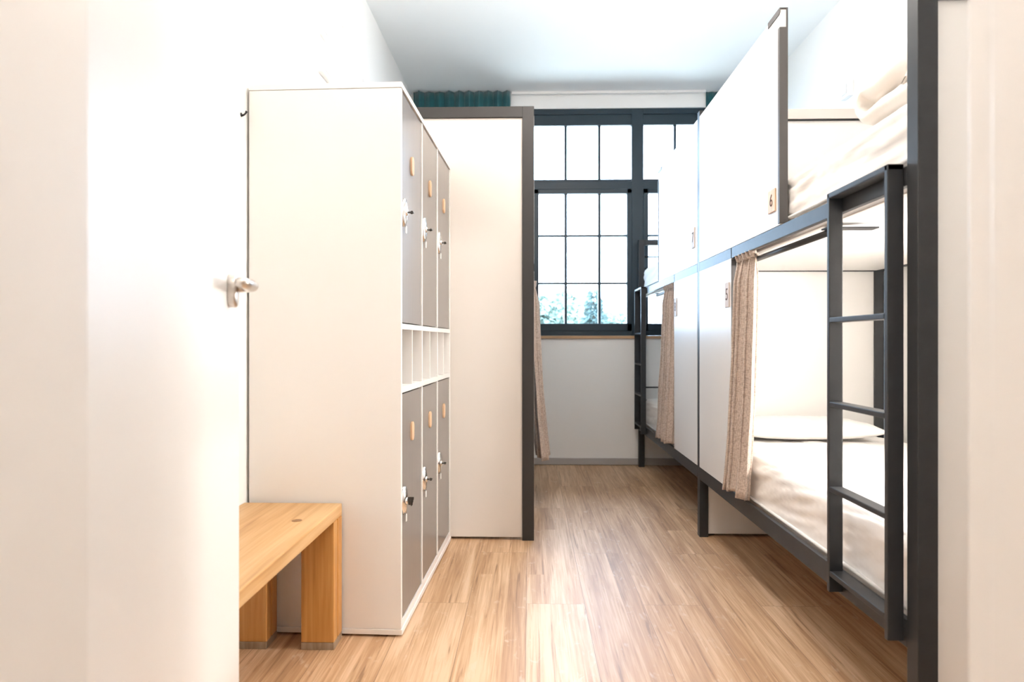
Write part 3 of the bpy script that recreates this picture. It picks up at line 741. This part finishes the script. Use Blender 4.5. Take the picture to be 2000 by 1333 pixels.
tag(box('curtain_rail', 'joinery', None, -0.150, 1.405, 5.500, 5.514, 2.998, ZC - 0.001, 0.002), 'thin white curtain rail under the ceiling along the window wall', 'rail')

# ------------------------------------------------------------------ small fittings on the walls
def wall_box(name, label, cat, x, s, y0, y1, z0, z1, d, rocker=True, part='rocker'):
    e = box(name, 'joinery', None, x, x + s * d, y0, y1, z0, z1, 0.002)
    tag(e, label, cat)
    if rocker:
        c, h = (y0 + y1) / 2, (z0 + z1) / 2
        box(part, 'plastic', e, x + s * d, x + s * (d + 0.004), c - (y1 - y0) * .3, c + (y1 - y0) * .3, h - (z1 - z0) * .3, h + (z1 - z0) * .3, 0.001)
wall_box('control_box', 'white control box on the left wall above the lockers, upper of two', 'control', XL, 1, 3.12, 3.21, 2.42, 2.53, 0.016)
wall_box('control_box', 'white control box on the left wall above the lockers, lower of two', 'control', XL, 1, 3.10, 3.26, 2.24, 2.34, 0.022)
wall_box('wall_socket', 'small white socket low behind the locker top on left wall', 'socket', XL, 1, 3.86, 3.95, 2.44, 2.52, 0.012, part='socket_face')
tag(box('cable_duct', 'joinery', None, XL, XL + 0.014, 3.50, 3.522, 2.63, ZC - 0.001, 0.002), 'thin white cable duct running up the left wall to the ceiling', 'duct')
wall_box('reading_lamp', 'small white box lamp on the right wall above the upper bunk', 'lamp', XR, -1, 3.92, 4.02, 2.40, 2.49, 0.028, part='lamp_face')
def added_berth_lamp(y, z, label):
    e = box('reading_lamp', 'joinery', None, XR - 0.045, XR, y - 0.07, y + 0.07, z, z + 0.10, 0.003); tag(e, label, 'lamp')
    box('lamp_face', 'berthlight', e, XR - 0.049, XR - 0.0455, y - 0.06, y + 0.06, z + 0.01, z + 0.09, 0.001)
added_berth_lamp(2.05, 1.12, 'unseen box lamp added on the wall inside the lower near right bunk')  # unseen lamp, added because the bright lower berth needs a source
def hook():
    e = empty('coat_hook', (XL, 2.27, 1.77), 'small dark coat hook on the left wall by the lockers', 'hook')
    MB().tube([(XL, 2.27, 1.762), (XL + 0.006, 2.27, 1.762), (XL + 0.012, 2.27, 1.765), (XL + 0.017, 2.27, 1.771), (XL + 0.019, 2.27, 1.776)], [0.004, 0.0035, 0.003, 0.003, 0.004], 10).build('hook_arm', 'darkplastic', e, smooth=True)
    MB().tube([(XL + 0.0005, 2.27, 1.764), (XL + 0.002, 2.27, 1.764)], 0.007, 14).build('hook_plate', 'darkplastic', e)
hook()

# ------------------------------------------------------------------ outside the window
gnd = MB(); gnd.grid([[(x, y, -0.45 + 0.25 * noise.noise(Vector((x * .08, y * .08, 0)))) for x in range(-40, 41, 4)] for y in range(7, 68, 4)])
tag(gnd.build('bounce_ground', 'pale_ground', None), kind='structure')
def tree(kind, label, x, y, h, r, seed, n):
    rnd = random.Random(seed); zb = -0.6
    e = empty(kind, (x, y, zb), label, 'tree', 'trees beyond the window')
    MB().tube([(x, y, zb), (x + .03, y, zb + h * .5), (x, y, zb + h * .93)], [0.11, 0.07, 0.015], 8).build('trunk', 'bark', e, smooth=True)
    f = MB()
    for i in range(n):
        if kind == 'conifer':
            s = 1 - math.sqrt(rnd.random()); s = min(1, s * 1.02); z = zb + 0.35 + (h - 0.35) * s; tier = 0.7 + 0.3 * math.sin(s * 38)
            rr = r * (1 - s) * tier * math.sqrt(rnd.random()) + 0.02; a = rnd.uniform(0, 6.283)
            c = Vector((x + rr * math.cos(a), y + rr * math.sin(a), z)); dv = Vector((math.cos(a), math.sin(a), -0.35))
        else:
            u = Vector((rnd.gauss(0, 1), rnd.gauss(0, 1), rnd.gauss(0, 1))).normalized() * (rnd.random() ** 0.4)
            lob = 1 + 0.35 * noise.noise(u * 2.2 + Vector((seed, 0, 0)))
            c = Vector((x + u.x * r * lob, y + u.y * r * lob, zb + h * .62 + u.z * h * .38 * lob)); dv = Vector((rnd.gauss(0, 1), rnd.gauss(0, 1), rnd.gauss(0, 0.6)))
        dv.normalize(); sd = dv.cross(Vector((rnd.gauss(0, 1), rnd.gauss(0, 1), rnd.gauss(0, 1)))).normalized()
        L_ = rnd.uniform(0.14, 0.26); w_ = L_ * (0.22 if kind == 'conifer' else 0.38)
        f.bm.faces.new([f.bm.verts.new(c), f.bm.verts.new(c + dv * L_ * .5 + sd * w_), f.bm.verts.new(c + dv * L_), f.bm.verts.new(c + dv * L_ * .5 - sd * w_)])
    f.build('foliage', 'conifer' if kind == 'conifer' else 'leaf', e)
tree('conifer', 'dark pointed conifer beyond the middle pane of the window', 1.85, 20.0, 3.15, 0.95, 1, 5200)
tree('broadleaf_tree', 'round leafy tree beyond the left pane of the window', 0.62, 22.0, 3.0, 1.0, 2, 3600)
tree('broadleaf_tree', 'slim leafy tree left of the dark conifer outside', 1.15, 24.0, 3.4, 0.65, 3, 2200)
tree('broadleaf_tree', 'low leafy tree beyond the right pane of the window', 2.9, 26.0, 2.7, 1.5, 4, 4200)
